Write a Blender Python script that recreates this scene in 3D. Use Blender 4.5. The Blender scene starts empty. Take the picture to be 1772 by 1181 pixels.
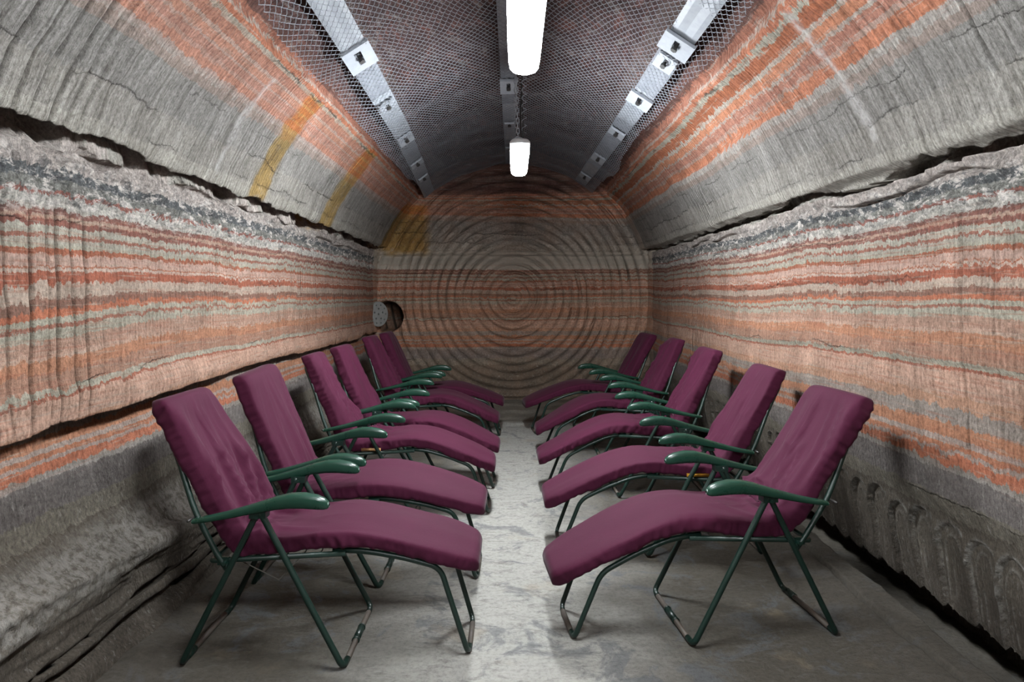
import bpy, math, random
import numpy as np
from mathutils import Vector

PI = math.pi
sc = bpy.context.scene
COL = sc.collection
random.seed(7)

# ------------------------------------------------------------------ camera, world, exposure
EYE = 1.6                       # height of the camera and of the tunnel's axis
cam_d = bpy.data.cameras.new('camera')
cam = bpy.data.objects.new('camera', cam_d)
COL.objects.link(cam)
cam.location = (0, 0, EYE)
cam.rotation_euler = (PI / 2, 0, 0)
cam_d.sensor_width = 36
cam_d.lens = 24.0
cam_d.shift_x = -2 / 1772
cam_d.shift_y = -82.5 / 1772
cam_d.clip_start = .05
sc.camera = cam

w = bpy.data.worlds.new('world')
sc.world = w
w.use_nodes = True
w.node_tree.nodes['Background'].inputs[0].default_value = (.5, .55, .6, 1)
w.node_tree.nodes['Background'].inputs[1].default_value = 0.0

sc.view_settings.view_transform = 'Standard'
sc.view_settings.look = 'None'
sc.view_settings.exposure = 0.0
sc.view_settings.gamma = 1
sc.view_settings.use_curve_mapping = False
LAMP_STRENGTH = 235.0
FAR_LAMP_STRENGTH = 385.0
LAMP_COLOR = (.93, .97, 1.0, 1)
sc.cycles.max_bounces = 10
sc.cycles.diffuse_bounces = 6
sc.cycles.sample_clamp_indirect = 6

# ------------------------------------------------------------------ numpy noise
def _hash(ix, iy, iz, seed):
    h = (ix.astype(np.int64) * 374761393 + iy.astype(np.int64) * 668265263 + iz.astype(np.int64) * 2147483647 + seed * 144665) & 0xffffffff
    h = ((h ^ (h >> 13)) * 1274126177) & 0xffffffff
    h = ((h ^ (h >> 16)) * 2246822519) & 0xffffffff
    h = h ^ (h >> 15)
    return (h & 0xffffff) / float(0xffffff) * 2 - 1

def vnoise(x, y, z=0.0, seed=0):
    x, y, z = np.broadcast_arrays(np.asarray(x, float), np.asarray(y, float), np.asarray(z, float))
    fx, fy, fz = np.floor(x), np.floor(y), np.floor(z)
    tx, ty, tz = x - fx, y - fy, z - fz
    sx, sy, sz = [t * t * t * (t * (t * 6 - 15) + 10) for t in (tx, ty, tz)]
    ix, iy, iz = fx.astype(np.int64), fy.astype(np.int64), fz.astype(np.int64)
    r = 0
    for dx in (0, 1):
        wx = sx if dx else 1 - sx
        for dy in (0, 1):
            wy = sy if dy else 1 - sy
            for dz in (0, 1):
                wz = sz if dz else 1 - sz
                r = r + wx * wy * wz * _hash(ix + dx, iy + dy, iz + dz, seed)
    return r

def fbm(x, y, z=0.0, octv=4, seed=0, gain=.5):
    a, r, f = 1.0, 0, 1.0
    for k in range(octv):
        r = r + a * vnoise(x * f, y * f, np.asarray(z) * f, seed + k * 17)
        a *= gain
        f *= 2.03
    return r

def sstep(a, b, x):
    t = np.clip((x - a) / (b - a), 0, 1)
    return t * t * (3 - 2 * t)

# ------------------------------------------------------------------ mesh helpers
def mesh_obj(name, verts, faces, mat=None, parent=None, smooth=True):
    me = bpy.data.meshes.new(name)
    me.from_pydata([tuple(v) for v in verts], [], faces)
    if smooth:
        me.shade_smooth()
    o = bpy.data.objects.new(name, me)
    COL.objects.link(o)
    if mat:
        me.materials.append(mat)
    if parent:
        o.parent = parent
    return o

def grid_obj(name, P, mat, attr=None, flip=False, extra=None):
    """P: (rows, cols, 3) array -> fast grid mesh."""
    R, C_, _ = P.shape
    me = bpy.data.meshes.new(name)
    nv = R * C_
    idx = np.arange(nv).reshape(R, C_)
    a, b, c, d = idx[:-1, :-1], idx[:-1, 1:], idx[1:, 1:], idx[1:, :-1]
    q = np.stack([a, b, c, d] if not flip else [a, d, c, b], -1).reshape(-1, 4)
    me.vertices.add(nv)
    me.vertices.foreach_set('co', P.reshape(-1).astype(np.float32))
    nf = len(q)
    me.loops.add(nf * 4)
    me.polygons.add(nf)
    me.loops.foreach_set('vertex_index', q.reshape(-1).astype(np.int32))
    me.polygons.foreach_set('loop_start', (np.arange(nf) * 4).astype(np.int32))
    me.polygons.foreach_set('use_smooth', np.ones(nf, bool))
    me.update(calc_edges=True)
    if attr is not None:
        at = me.attributes.new('strata', 'FLOAT', 'POINT')
        at.data.foreach_set('value', attr.reshape(-1).astype(np.float32))
    for k, v in (extra or {}).items():
        at = me.attributes.new(k, 'FLOAT', 'POINT')
        at.data.foreach_set('value', np.ascontiguousarray(v).reshape(-1).astype(np.float32))
    o = bpy.data.objects.new(name, me)
    COL.objects.link(o)
    me.materials.append(mat)
    return o

class MB:
    """collects tubes, boxes, sweeps as one mesh"""
    def __init__(s):
        s.v, s.f = [], []
    def add(s, v, f):
        n = len(s.v)
        s.v += [tuple(p) for p in v]
        s.f += [tuple(i + n for i in q) for q in f]
    def tube(s, pts, r, n=10, closed=False):
        pts = [Vector(p) for p in pts]
        m = len(pts)
        tang = []
        for i in range(m):
            if closed:
                t = pts[(i + 1) % m] - pts[(i - 1) % m]
            else:
                t = pts[min(i + 1, m - 1)] - pts[max(i - 1, 0)]
            tang.append(t.normalized())
        up = Vector((0, 0, 1)) if abs(tang[0].z) < .9 else Vector((0, 1, 0))
        nrm = (up - tang[0] * up.dot(tang[0])).normalized()
        V, F = [], []
        for i in range(m):
            t = tang[i]
            nrm = (nrm - t * nrm.dot(t)).normalized()
            b = t.cross(nrm)
            rr = r[i] if isinstance(r, (list, tuple)) else r
            for k in range(n):
                a = 2 * PI * k / n
                V.append(pts[i] + (nrm * math.cos(a) + b * math.sin(a)) * rr)
        for i in range(m if closed else m - 1):
            j = (i + 1) % m
            for k in range(n):
                k2 = (k + 1) % n
                F.append((i * n + k, i * n + k2, j * n + k2, j * n + k))
        if not closed:
            F.append(tuple(range(n - 1, -1, -1)))
            F.append(tuple((m - 1) * n + k for k in range(n)))
        s.add(V, F)
    def box(s, c, d, ax=None):
        c = Vector(c)
        ax = ax or (Vector((1, 0, 0)), Vector((0, 1, 0)), Vector((0, 0, 1)))
        V = []
        for sx in (-1, 1):
            for sy in (-1, 1):
                for sz in (-1, 1):
                    V.append(c + ax[0] * sx * d[0] / 2 + ax[1] * sy * d[1] / 2 + ax[2] * sz * d[2] / 2)
        s.add(V, [(0, 1, 3, 2), (4, 6, 7, 5), (0, 4, 5, 1), (2, 3, 7, 6), (0, 2, 6, 4), (1, 5, 7, 3)])
    def build(s, name, mat, parent=None, smooth=True, bevel=0):
        o = mesh_obj(name, s.v, s.f, mat, parent, smooth)
        if bevel:
            m = o.modifiers.new('bevel', 'BEVEL')
            m.width = bevel
            m.segments = 2
            m.limit_method = 'ANGLE'
        return o

def fillet(pts, rad, n=6):
    """rounds the inner corners of a polyline"""
    pts = [Vector(p) for p in pts]
    out = [pts[0]]
    for i in range(1, len(pts) - 1):
        a, b, c = pts[i - 1], pts[i], pts[i + 1]
        d1, d2 = (a - b), (c - b)
        r = min(rad, d1.length * .49, d2.length * .49)
        p1, p2 = b + d1.normalized() * r, b + d2.normalized() * r
        for k in range(n + 1):
            t = k / n
            out.append(p1 * (1 - t) ** 2 + b * 2 * t * (1 - t) + p2 * t * t)
    out.append(pts[-1])
    return out

def empty(name, loc, rz=0, rx=0):
    o = bpy.data.objects.new(name, None)
    o.empty_display_size = .1
    COL.objects.link(o)
    o.location = loc
    o.rotation_euler = (rx, 0, rz)
    return o

def tag(o, label=None, cat=None, group=None, kind=None):
    if label: o['label'] = label
    if cat: o['category'] = cat
    if group: o['group'] = group
    if kind: o['kind'] = kind
    return o

# ------------------------------------------------------------------ material helpers
def srgb(r, g, b):
    f = lambda c: (c / 255 / 12.92) if c / 255 <= .04045 else ((c / 255 + .055) / 1.055) ** 2.4
    return (f(r), f(g), f(b), 1)

class NT:
    def __init__(s, name):
        s.m = bpy.data.materials.new(name)
        s.m.use_nodes = True
        s.n, s.l = s.m.node_tree.nodes, s.m.node_tree.links
        s.bsdf = s.n['Principled BSDF']
    def _in(s, sock, v):
        if v is None: return
        if isinstance(v, bpy.types.NodeSocket): s.l.new(v, sock)
        else: sock.default_value = v
    def math(s, op, a, b=None, c=None, clamp=False):
        n = s.n.new('ShaderNodeMath'); n.operation = op; n.use_clamp = clamp
        s._in(n.inputs[0], a); s._in(n.inputs[1], b); s._in(n.inputs[2], c)
        return n.outputs[0]
    def noise(s, vec, scale, detail=4, rough=.55, dist=0):
        n = s.n.new('ShaderNodeTexNoise')
        s._in(n.inputs['Vector'], vec); n.inputs['Scale'].default_value = scale
        n.inputs['Detail'].default_value = detail; n.inputs['Roughness'].default_value = rough
        n.inputs['Distortion'].default_value = dist
        return n.outputs['Fac']
    def voronoi(s, vec, scale, feature='F1'):
        n = s.n.new('ShaderNodeTexVoronoi'); n.feature = feature
        s._in(n.inputs['Vector'], vec); n.inputs['Scale'].default_value = scale
        return n.outputs['Distance']
    def mapping(s, vec, scale=(1, 1, 1), loc=(0, 0, 0)):
        n = s.n.new('ShaderNodeMapping'); s._in(n.inputs[0], vec)
        n.inputs['Scale'].default_value = scale; n.inputs['Location'].default_value = loc
        return n.outputs[0]
    def mr(s, v, a, b, c=0., d=1., smooth=True):
        n = s.n.new('ShaderNodeMapRange'); n.interpolation_type = 'SMOOTHSTEP' if smooth else 'LINEAR'
        s._in(n.inputs[0], v)
        for i, q in enumerate((a, b, c, d)): s._in(n.inputs[i + 1], q)
        return n.outputs[0]
    def ramp(s, v, stops, mode='CONSTANT'):
        n = s.n.new('ShaderNodeValToRGB'); s._in(n.inputs[0], v)
        cr = n.color_ramp; cr.interpolation = mode
        cr.elements[0].position = stops[0][0]; cr.elements[0].color = stops[0][1]
        cr.elements[1].position = stops[-1][0]; cr.elements[1].color = stops[-1][1]
        for p, c in stops[1:-1]:
            e = cr.elements.new(p); e.color = c
        return n.outputs[0]
    def mix(s, f, a, b, mode='MIX'):
        n = s.n.new('ShaderNodeMix'); n.data_type = 'RGBA'; n.blend_type = mode
        s._in(n.inputs[0], f); s._in(n.inputs[6], a); s._in(n.inputs[7], b)
        return n.outputs[2]
    def coord(s, which='Object'):
        return s.n.new('ShaderNodeTexCoord').outputs[which]
    def sep(s, v):
        n = s.n.new('ShaderNodeSeparateXYZ'); s._in(n.inputs[0], v); return n.outputs
    def attr(s, name):
        n = s.n.new('ShaderNodeAttribute'); n.attribute_name = name; return n.outputs['Fac']
    def bump(s, h, dist, strength=1., normal=None):
        n = s.n.new('ShaderNodeBump'); s._in(n.inputs['Height'], h)
        n.inputs['Distance'].default_value = dist; n.inputs['Strength'].default_value = strength
        if normal is not None: s.l.new(normal, n.inputs['Normal'])
        return n.outputs[0]
    def out(s, color=None, rough=None, normal=None, metallic=None, spec=None):
        s._in(s.bsdf.inputs['Base Color'], color); s._in(s.bsdf.inputs['Roughness'], rough)
        s._in(s.bsdf.inputs['Normal'], normal); s._in(s.bsdf.inputs['Metallic'], metallic)
        if spec is not None: s.bsdf.inputs['Specular IOR Level'].default_value = spec
        return s.m

# --- rock: horizontal salt strata cut by the mining machine
GREEN = (172, 172, 160); ORANGE = (184, 118, 92)
PEACH = (198, 166, 150); PINK = (192, 166, 156); RUST = (168, 104, 84)
LOWER = [                       # from the bottom up: (upper limit of s, colour)
    (-1.30, (96, 89, 80)), (-1.02, (102, 95, 85)), (-.93, (124, 118, 107)), (-.80, (117, 111, 108)),
    (-.776, (151, 147, 142)), (-.728, ORANGE), (-.703, (167, 153, 147)), (-.678, (178, 123, 97)), (-.645, (171, 158, 152)),
    (-.587, (184, 134, 107)), (-.513, (156, 149, 144)), (-.46, (190, 152, 130)), (-.345, PEACH), (-.328, (166, 110, 92)), (-.30, GREEN),
    (-.235, (172, 137, 120)), (-.178, (186, 138, 112)), (-.156, (192, 165, 150)), (-.104, (180, 150, 135)), (-.074, GREEN),
    (-.06, (159, 113, 98)), (-.033, GREEN), (-.013, ORANGE), (.011, (139, 108, 96)), (.059, (182, 168, 157)),
    (.097, RUST), (.11, (196, 180, 170)), (.12, (174, 118, 95)), (.1646, PINK), (.1815, (164, 105, 83)), (.2, GREEN)]
UPPER = [
    (.219, (173, 173, 164)), (.2325, (155, 109, 96)), (.27, (177, 178, 169)), (.292, (140, 96, 87)), (.309, (176, 152, 138)),
    (.329, (137, 96, 88)), (.372, (195, 192, 184)), (.39, (162, 110, 99)), (.433, (142, 142, 136)),
    (.468, (103, 106, 108)), (.552, (184, 175, 169)), (.66, (163, 160, 152)), (.80, (149, 146, 140)), (.96, (140, 138, 134)),
    (1.0, (149, 136, 128)), (1.036, (161, 156, 150)), (1.095, (182, 120, 92)), (1.115, (170, 144, 132)), (1.165, (168, 119, 102)),
    (1.18, (169, 158, 149)), (1.225, (186, 127, 98)), (1.25, (172, 166, 156)), (1.31, (163, 101, 72)), (1.345, (163, 161, 148)),
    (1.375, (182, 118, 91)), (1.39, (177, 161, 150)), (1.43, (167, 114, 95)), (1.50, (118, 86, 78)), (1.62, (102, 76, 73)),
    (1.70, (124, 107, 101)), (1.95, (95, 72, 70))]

def rock_material(name):
    t = NT(name)
    co = t.coord()
    x, y, z = t.sep(co)
    s = t.attr('strata')
    # tooth-shaped crystal boundaries: noise that barely changes with height
    teeth = t.noise(t.mapping(co, (1, 1, .22)), 16, 4, .62)
    teeth2 = t.noise(t.mapping(co, (1, 1, .10), (3, 1, 7)), 46, 3, .6)
    grain = t.noise(co, 120, 3, .7)
    amp = t.mr(t.noise(t.mapping(co, (.25, .25, 6)), 2.2, 2, .5), .35, .70, .012, .13)
    s2 = t.math('ADD', s, t.math('MULTIPLY', t.math('SUBTRACT', teeth, .5), amp))
    s2 = t.math('ADD', s2, t.math('MULTIPLY', t.math('SUBTRACT', teeth2, .5), .022))
    s2 = t.math('ADD', s2, t.math('MULTIPLY', t.math('SUBTRACT', grain, .5), .022))
    fl = t.mr(s2, -1.6, .2, 0, 1, False)
    fu = t.mr(s2, .2, 2.2, 0, 1, False)
    def stops(lst, a, b):
        out, prev = [], a
        for lim, c in lst:
            out.append((max(0, min(1, (prev - a) / (b - a))), srgb(*c)))
            prev = lim
        return out
    lower = t.ramp(fl, stops(LOWER, -1.6, .2))
    upper = t.ramp(fu, stops(UPPER, .2, 2.2))
    col = t.mix(t.math('GREATER_THAN', s2, .2), lower, upper)
    # thin sub-laminae inside the layers
    lam = t.noise(t.mapping(co, (.6, .6, 14), (2, 5, 0)), 5.5, 5, .6)
    lamm = t.mr(lam, .5, .68)
    zone = t.math('MULTIPLY', t.mr(s, -.86, -.70), t.mr(s, .40, .30))
    zone2 = t.math('MAXIMUM', zone, t.mr(s, .99, 1.08))
    col = t.mix(t.math('MULTIPLY', t.math('MULTIPLY', lamm, zone2), .45), col, srgb(166, 106, 86))
    lam2 = t.mr(t.noise(t.mapping(co, (.8, .8, 17), (9, 2, 4)), 5.0, 5, .6), .54, .68)
    col = t.mix(t.math('MULTIPLY', t.math('MULTIPLY', lam2, zone2), .5), col, srgb(182, 176, 166))
    # left-hand beds above the haunch are pinker and paler
    pale = t.math('MULTIPLY', t.mr(x, .2, -.9), t.math('MULTIPLY', t.mr(s, .98, 1.06), t.mr(s, 1.36, 1.30)))
    col = t.mix(t.math('MULTIPLY', pale, .55), col, srgb(178, 138, 124))
    # salt grain and blotches
    blot = t.noise(co, 5.5, 6, .65)
    col = t.mix(1, col, t.ramp(blot, [(.25, (.70, .69, .67, 1)), (.5, (.98, .98, .98, 1)), (.75, (1.25, 1.25, 1.24, 1))], 'LINEAR'), 'MULTIPLY')
    sp = t.noise(t.mapping(co, (1, 1.7, 1)), 48, 6, .82)
    col = t.mix(1, col, t.ramp(sp, [(.34, (.48, .47, .46, 1)), (.5, (1., 1., 1., 1)), (.66, (1.48, 1.48, 1.48, 1))], 'LINEAR'), 'MULTIPLY')
    # cutter streaks run round the tunnel, narrow along Y
    streak = t.noise(t.mapping(co, (1.2, 26, 1.2)), 2.3, 4, .65)
    upz = t.mr(s, .5, .62, .35, 1.)
    col = t.mix(upz, col, t.mix(1, col, t.ramp(streak, [(.32, (.62, .61, .59, 1)), (.5, (1, 1, 1, 1)), (.68, (1.32, 1.33, 1.34, 1))], 'LINEAR'), 'MULTIPLY'))
    # white salt crust below the fissure
    end = t.math('GREATER_THAN', y, 9.25)
    crust = t.math('MULTIPLY', t.math('MULTIPLY', t.mr(s, .29, .36), t.mr(s, .57, .5)), t.math('SUBTRACT', 1., t.math('MULTIPLY', end, .92)))
    wn = t.mr(t.noise(t.mapping(co, (1, 1, 2.2)), 13, 6, .75), .50, .60)
    col = t.mix(t.math('MULTIPLY', crust, wn), col, srgb(226, 220, 214))
    dn = t.mr(t.noise(t.mapping(co, (1, 1, 2.0), (4, 4, 4)), 9, 5, .7), .54, .66)
    col = t.mix(t.math('MULTIPLY', t.math('MULTIPLY', crust, dn), .75), col, srgb(92, 95, 96))
    cn = t.noise(t.mapping(co, (1, 1, 1.5), (2, 8, 3)), 30, 8, .8)
    col = t.mix(crust, col, t.mix(1, col, t.ramp(cn, [(.36, (.50, .50, .50, 1)), (.48, (1.15, 1.15, 1.15, 1)), (.6, (1.7, 1.7, 1.7, 1))], 'LINEAR'), 'MULTIPLY'))
    # dusty end face lifted in tone for weak lamp light; beds fainter, crust gone
    col = t.mix(t.math('MULTIPLY', end, t.mr(t.noise(co, 5, 5, .6), .3, .7, .08, .3)), col, srgb(176, 146, 124))
    col = t.mix(t.math('MULTIPLY', t.math('MULTIPLY', end, t.math('MULTIPLY', t.mr(s, .31, .37), t.mr(s, .60, .54))), .8), col, srgb(176, 170, 158))
    # salt efflorescence on the low grey rock
    low = t.mr(s, -.74, -.82)
    ef = t.mr(t.noise(t.mapping(co, (1.4, 2.2, .9)), 22, 5, .75), .56, .72)
    col = t.mix(t.math('MULTIPLY', t.math('MULTIPLY', low, ef), .55), col, srgb(186, 184, 178))
    # ochre stains on the left haunch and beside the end face
    wob = t.math('MULTIPLY', t.math('SUBTRACT', t.noise(co, 7, 4, .6), .5), .16)
    def band(v, a, b, e=.03):
        v = t.math('ADD', v, wob)
        return t.math('MULTIPLY', t.mr(v, a - e, a + e), t.mr(v, b + e, b - e))
    left = t.math('LESS_THAN', x, -.9)
    st = t.math('MAXIMUM', t.math('MULTIPLY', band(y, 4.5, 4.78), band(s, .60, 1.34)),
                t.math('MULTIPLY', band(y, 6.2, 6.62, .05), band(s, .55, 1.36)))
    st = t.math('MAXIMUM', st, t.math('MULTIPLY', t.math('MULTIPLY', band(x, -1.84, -1.2, .08), t.math('GREATER_THAN', y, 9.1)), band(s, .52, 1.22, .06)))
    st = t.math('MULTIPLY', t.math('MULTIPLY', st, left), t.mr(t.noise(co, 9, 5, .7), .25, .5, .45, .95))
    col = t.mix(st, col, t.mix(1, col, (1.0, .70, .26, 1), 'MULTIPLY'))
    # pale dust scrapes
    scr = t.math('MAXIMUM', t.math('MULTIPLY', t.math('MULTIPLY', band(y, 3.96, 4.0, .035), t.math('LESS_THAN', x, -.5)), band(s, .66, 1.25)),
                 t.math('MULTIPLY', t.math('MULTIPLY', band(y, 3.24, 3.3, .035), t.math('GREATER_THAN', x, .5)), band(s, .72, 1.35)))
    col = t.mix(t.math('MULTIPLY', scr, t.mr(t.noise(co, 25, 4, .7), .3, .6, .1, .7)), col, srgb(212, 210, 208))
    sal = t.math('MULTIPLY', t.attr('salt'), t.mr(t.noise(co, 24, 5, .75), .38, .6, .1, .85))
    col = t.mix(sal, col, srgb(200, 198, 192))
    col = t.mix(t.math('MULTIPLY', t.math('MULTIPLY', t.attr('shade_tint'), t.mr(y, 9.2, 9.4, .8, 1.)), .68), col, srgb(54, 48, 42))  # shade of grooves, rings, hole and scallops painted into the rock colour
    # hairline cracks that wander along the bedding
    def crackline(s0, wid, sc_, off):
        n1 = t.math('MULTIPLY', t.math('SUBTRACT', t.noise(t.mapping(co, (1, 1, .4), off), sc_, 9, .72), .5), .17)
        d = t.math('ABSOLUTE', t.math('SUBTRACT', t.math('ADD', s, n1), s0))
        br = t.mr(t.noise(t.mapping(co, (1, 1, 1), off), 1.7, 2, .5), .50, .58)
        return t.math('MULTIPLY', t.mr(d, wid, wid * .3), br)
    ck = crackline(.80, .0045, 2.2, (1, 2, 3))
    for a in ((.93, .003, 2.6, (5, 2, 3)), (.68, .003, 3.1, (8, 1, 9)), (1.335, .008, 3.0, (3, 7, 1)), (.30, .004, 1.5, (9, 9, 1)), (.07, .004, 6., (2, 6, 1)), (-.30, .004, 1.4, (6, 1, 1)), (-.93, .006, 1.8, (7, 3, 3))):
        ck = t.math('MAXIMUM', ck, crackline(*a))
    col = t.mix(t.math('MULTIPLY', ck, .55), col, srgb(58, 54, 50))
    # relief
    rib = t.math('SINE', t.math('ADD', t.math('MULTIPLY', y, 2 * PI / .034), t.math('MULTIPLY', t.noise(co, 3, 3, .6), 3)))
    ribm = t.math('MULTIPLY', t.math('MULTIPLY', rib, t.mr(s, -.85, -.7)), t.mr(t.noise(co, 2.4, 3, .6), .4, .62, .03, .40))
    h = t.math('ADD', t.math('MULTIPLY', t.noise(co, 26, 8, .72), 1.6), ribm)
    h = t.math('ADD', h, t.math('MULTIPLY', streak, 1.1))
    h = t.math('ADD', h, t.math('MULTIPLY', teeth2, .5))
    h = t.math('SUBTRACT', h, t.math('MULTIPLY', ck, 1.5))
    h = t.math('ADD', h, t.math('MULTIPLY', t.math('MULTIPLY', crust, t.noise(co, 16, 8, .8)), 5.))
    nb = t.bump(h, .016, 1.0)
    col = t.mix(t.math('MULTIPLY', t.mr(s, -.82, -.76), t.mr(s, .36, .30)), col, t.mix(1, col, (.89, .84, .79, 1), 'MULTIPLY'))
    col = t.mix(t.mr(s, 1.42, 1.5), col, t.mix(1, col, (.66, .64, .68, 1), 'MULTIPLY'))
    col = t.mix(1, col, t.mix(end, (.78, .775, .77, 1), (1.16, 1.13, 1.1, 1)), 'MULTIPLY')  # end face colour brightened in place of lamp light that falls short
    return t.out(col, .86, nb, spec=.25)

M_rock = rock_material('salt_rock_strata')

def floor_material():
    t = NT('salt_floor')
    co = t.coord()
    x, y, z = t.sep(co)
    big = t.noise(co, 1.6, 6, .62, .6)
    scrape = t.noise(t.mapping(co, (2.2, 5.5, 1)), 3.4, 7, .75, 1.2)
    fine = t.noise(co, 42, 6, .75)
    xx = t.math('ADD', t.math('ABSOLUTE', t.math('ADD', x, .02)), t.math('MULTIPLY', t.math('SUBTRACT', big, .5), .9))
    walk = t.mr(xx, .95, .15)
    col = t.mix(walk, srgb(82, 78, 70), srgb(166, 165, 159))  # pale dusty walkway; sides also darkened in colour to deepen shade under chairs
    col = t.mix(t.mr(scrape, .50, .66, 0, .55), col, srgb(104, 102, 97))
    col = t.mix(t.mr(t.noise(t.mapping(co, (1, 1, 1), (7, 3, 1)), 3.2, 6, .7, .8), .52, .62, 0, .6), col, srgb(96, 100, 104))
    col = t.mix(t.mr(t.noise(co, 2.1, 5, .6), .58, .7, 0, .35), col, srgb(146, 131, 108))
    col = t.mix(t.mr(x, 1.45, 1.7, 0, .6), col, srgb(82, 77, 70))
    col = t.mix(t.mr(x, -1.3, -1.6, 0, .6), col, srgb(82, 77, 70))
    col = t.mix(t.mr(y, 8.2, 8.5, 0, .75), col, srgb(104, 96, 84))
    col = t.mix(1, col, t.ramp(fine, [(.25, (.6, .6, .6, 1)), (.5, (1, 1, 1, 1)), (.78, (1.2, 1.2, 1.2, 1))], 'LINEAR'), 'MULTIPLY')
    h = t.math('ADD', t.math('MULTIPLY', fine, 1.2), t.math('MULTIPLY', scrape, 1.4))
    h = t.math('ADD', h, t.math('MULTIPLY', t.noise(co, 12, 6, .7), 1.0))
    return t.out(col, .85, t.bump(h, .012, .9), spec=.25)
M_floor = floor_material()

def cloth_material():
    t = NT('maroon_cloth')
    co = t.coord()
    n = t.noise(co, 9, 4, .6)
    wv = t.noise(co, 420, 2, .8)
    col = t.mix(n, srgb(58, 13, 36), srgb(67, 17, 43))
    col = t.mix(1, col, t.ramp(wv, [(.25, (.72, .72, .72, 1)), (.5, (1, 1, 1, 1)), (.75, (1.25, 1.25, 1.25, 1))], 'LINEAR'), 'MULTIPLY')
    h = t.math('ADD', t.math('MULTIPLY', wv, .25), t.math('MULTIPLY', t.noise(co, 60, 3, .6), .4))
    m = t.out(col, .82, t.bump(h, .003, .5), spec=.2)
    t.bsdf.inputs['Sheen Weight'].default_value = .06
    t.bsdf.inputs['Sheen Roughness'].default_value = .4
    return m
M_cloth = cloth_material()

def paint_material(name, c1, c2, rough, chips=.0):
    t = NT(name)
    co = t.coord()
    n = t.noise(co, 14, 5, .65)
    col = t.mix(n, srgb(*c1), srgb(*c2))
    if chips:
        ch = t.mr(t.noise(co, 38, 5, .7), .66, .7)
        col = t.mix(t.math('MULTIPLY', ch, chips), col, srgb(96, 74, 58))
    return t.out(col, t.mr(n, .3, .7, rough - .06, rough + .1), t.bump(t.noise(co, 90, 3, .6), .001, .4))
M_arm = paint_material('green_plastic', (18, 50, 39), (24, 60, 47), .3)
M_tube = paint_material('dark_green_enamel', (12, 34, 28), (17, 42, 35), .38, .35)
M_worn = paint_material('worn_bare_steel', (92, 82, 72), (62, 58, 54), .55, .6)
M_bolt = paint_material('dark_steel', (40, 40, 40), (54, 52, 50), .45)
M_wire = paint_material('steel_wire', (120, 118, 112), (88, 86, 80), .4)
M_zinc = paint_material('galvanised_steel', (156, 162, 168), (130, 136, 144), .5)
M_zinc_shade = paint_material('shaded_galvanised_steel', (128, 134, 142), (104, 108, 116), .6)  # darker copy of the zinc, shading painted onto every other strap section
M_mesh = paint_material('galvanised_wire', (140, 144, 150), (112, 116, 124), .45)
M_yellow = paint_material('yellow_fabric', (214, 160, 44), (196, 132, 36), .8)
M_orange = paint_material('orange_fabric', (202, 132, 62), (226, 190, 140), .8)
M_disc = paint_material('grey_painted_steel', (150, 152, 150), (128, 130, 128), .6, .2)
M_house = paint_material('grey_lamp_plastic', (188, 190, 190), (172, 174, 176), .5)
M_black = paint_material('black_rubber', (22, 22, 22), (32, 32, 32), .6)

def lamp_material(name, strength):
    t = NT(name)
    t.bsdf.inputs['Base Color'].default_value = (.9, .9, .9, 1)
    t.bsdf.inputs['Emission Color'].default_value = LAMP_COLOR
    t.bsdf.inputs['Emission Strength'].default_value = strength
    return t.m
M_lamp = lamp_material('lit_lamp_diffuser', LAMP_STRENGTH)
M_lamp_far = lamp_material('lit_far_lamp_diffuser', FAR_LAMP_STRENGTH)

# ------------------------------------------------------------------ the tunnel
RAD = 1.9
Y_BACK = 9.67
Y_FRONT = -4.0

def tunnel_rows():
    ys = list(np.arange(Y_FRONT, 1.7, .15))
    y = 1.7
    while y < Y_BACK + .06:
        ys.append(y)
        y += (.0026 if 2.2 < y < 3.2 else .0038) * y
    return np.array(ys)
YS = tunnel_rows()

def strata_of(X, Y, Zr):
    """layer coordinate: height above the axis, gently tilted and warped"""
    off = np.interp(Zr, [-1.2, -.74, -.45, -.25, -.1, .05, .3, .57, 1.1, 1.4, 1.7], [0, .02, -.05, -.06, -.04, -.01, 0, .04, .085, -.07, -.08])
    lf = np.clip((1.9 - X) / 3.8, 0, 1)
    mid = sstep(-.78, -.4, Zr) * sstep(.30, -.22, Zr)
    s = Zr - off * lf + mid * (.045 * lf * sstep(3.9, 2.7, Y) + .035 * (1 - lf) * sstep(3.2, 5.5, Y))
    s = s + .016 * vnoise(X * .35 + 4, Y * .75, Zr * .5, 5) * sstep(2.2, 1.0, np.abs(Zr) + .5) + .011 * vnoise(X * 1.1, Y * 2.1, Zr * .9, 9)
    return s

# cross-section keys: (X front, Z front, X back, Z back, spacing of the segment that follows), heights above the axis
th0 = math.asin(.60 / RAD)
KEYS = [(-1.66, -1.68, -1.66, -1.68, .02), (-1.69, -1.52, -1.69, -1.52, .012), (-1.755, -1.475, -1.75, -1.5, .012),
        (-1.72, -1.40, -1.73, -1.46, .012), (-1.765, -1.36, -1.75, -1.43, .012), (-1.755, -1.20, -1.74, -1.38, .010), (-1.725, -1.13, -1.75, -1.33, .010),
        (-1.81, -1.085, -1.82, -1.24, .012), (-1.91, -.98, -1.90, -1.05, .014), (-1.955, -.76, -1.93, -.80, .014), (-1.93, -.55, -1.92, -.56, .009),
        (-1.875, -.42, -1.89, -.47, .013), (-1.885, -.1, -1.89, -.1, .014), (-1.90, .2, -1.90, .2, .014), (-1.895, .50, -1.885, .50, .0055),
        (-1.885, .60, -1.88, .60, .0055), (-1.82, .615, -1.815, .615, .0055)]
N_ARC = 24
arc = []
a0, a1 = PI - math.asin(.66 / RAD), math.asin(.62 / RAD)
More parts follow.
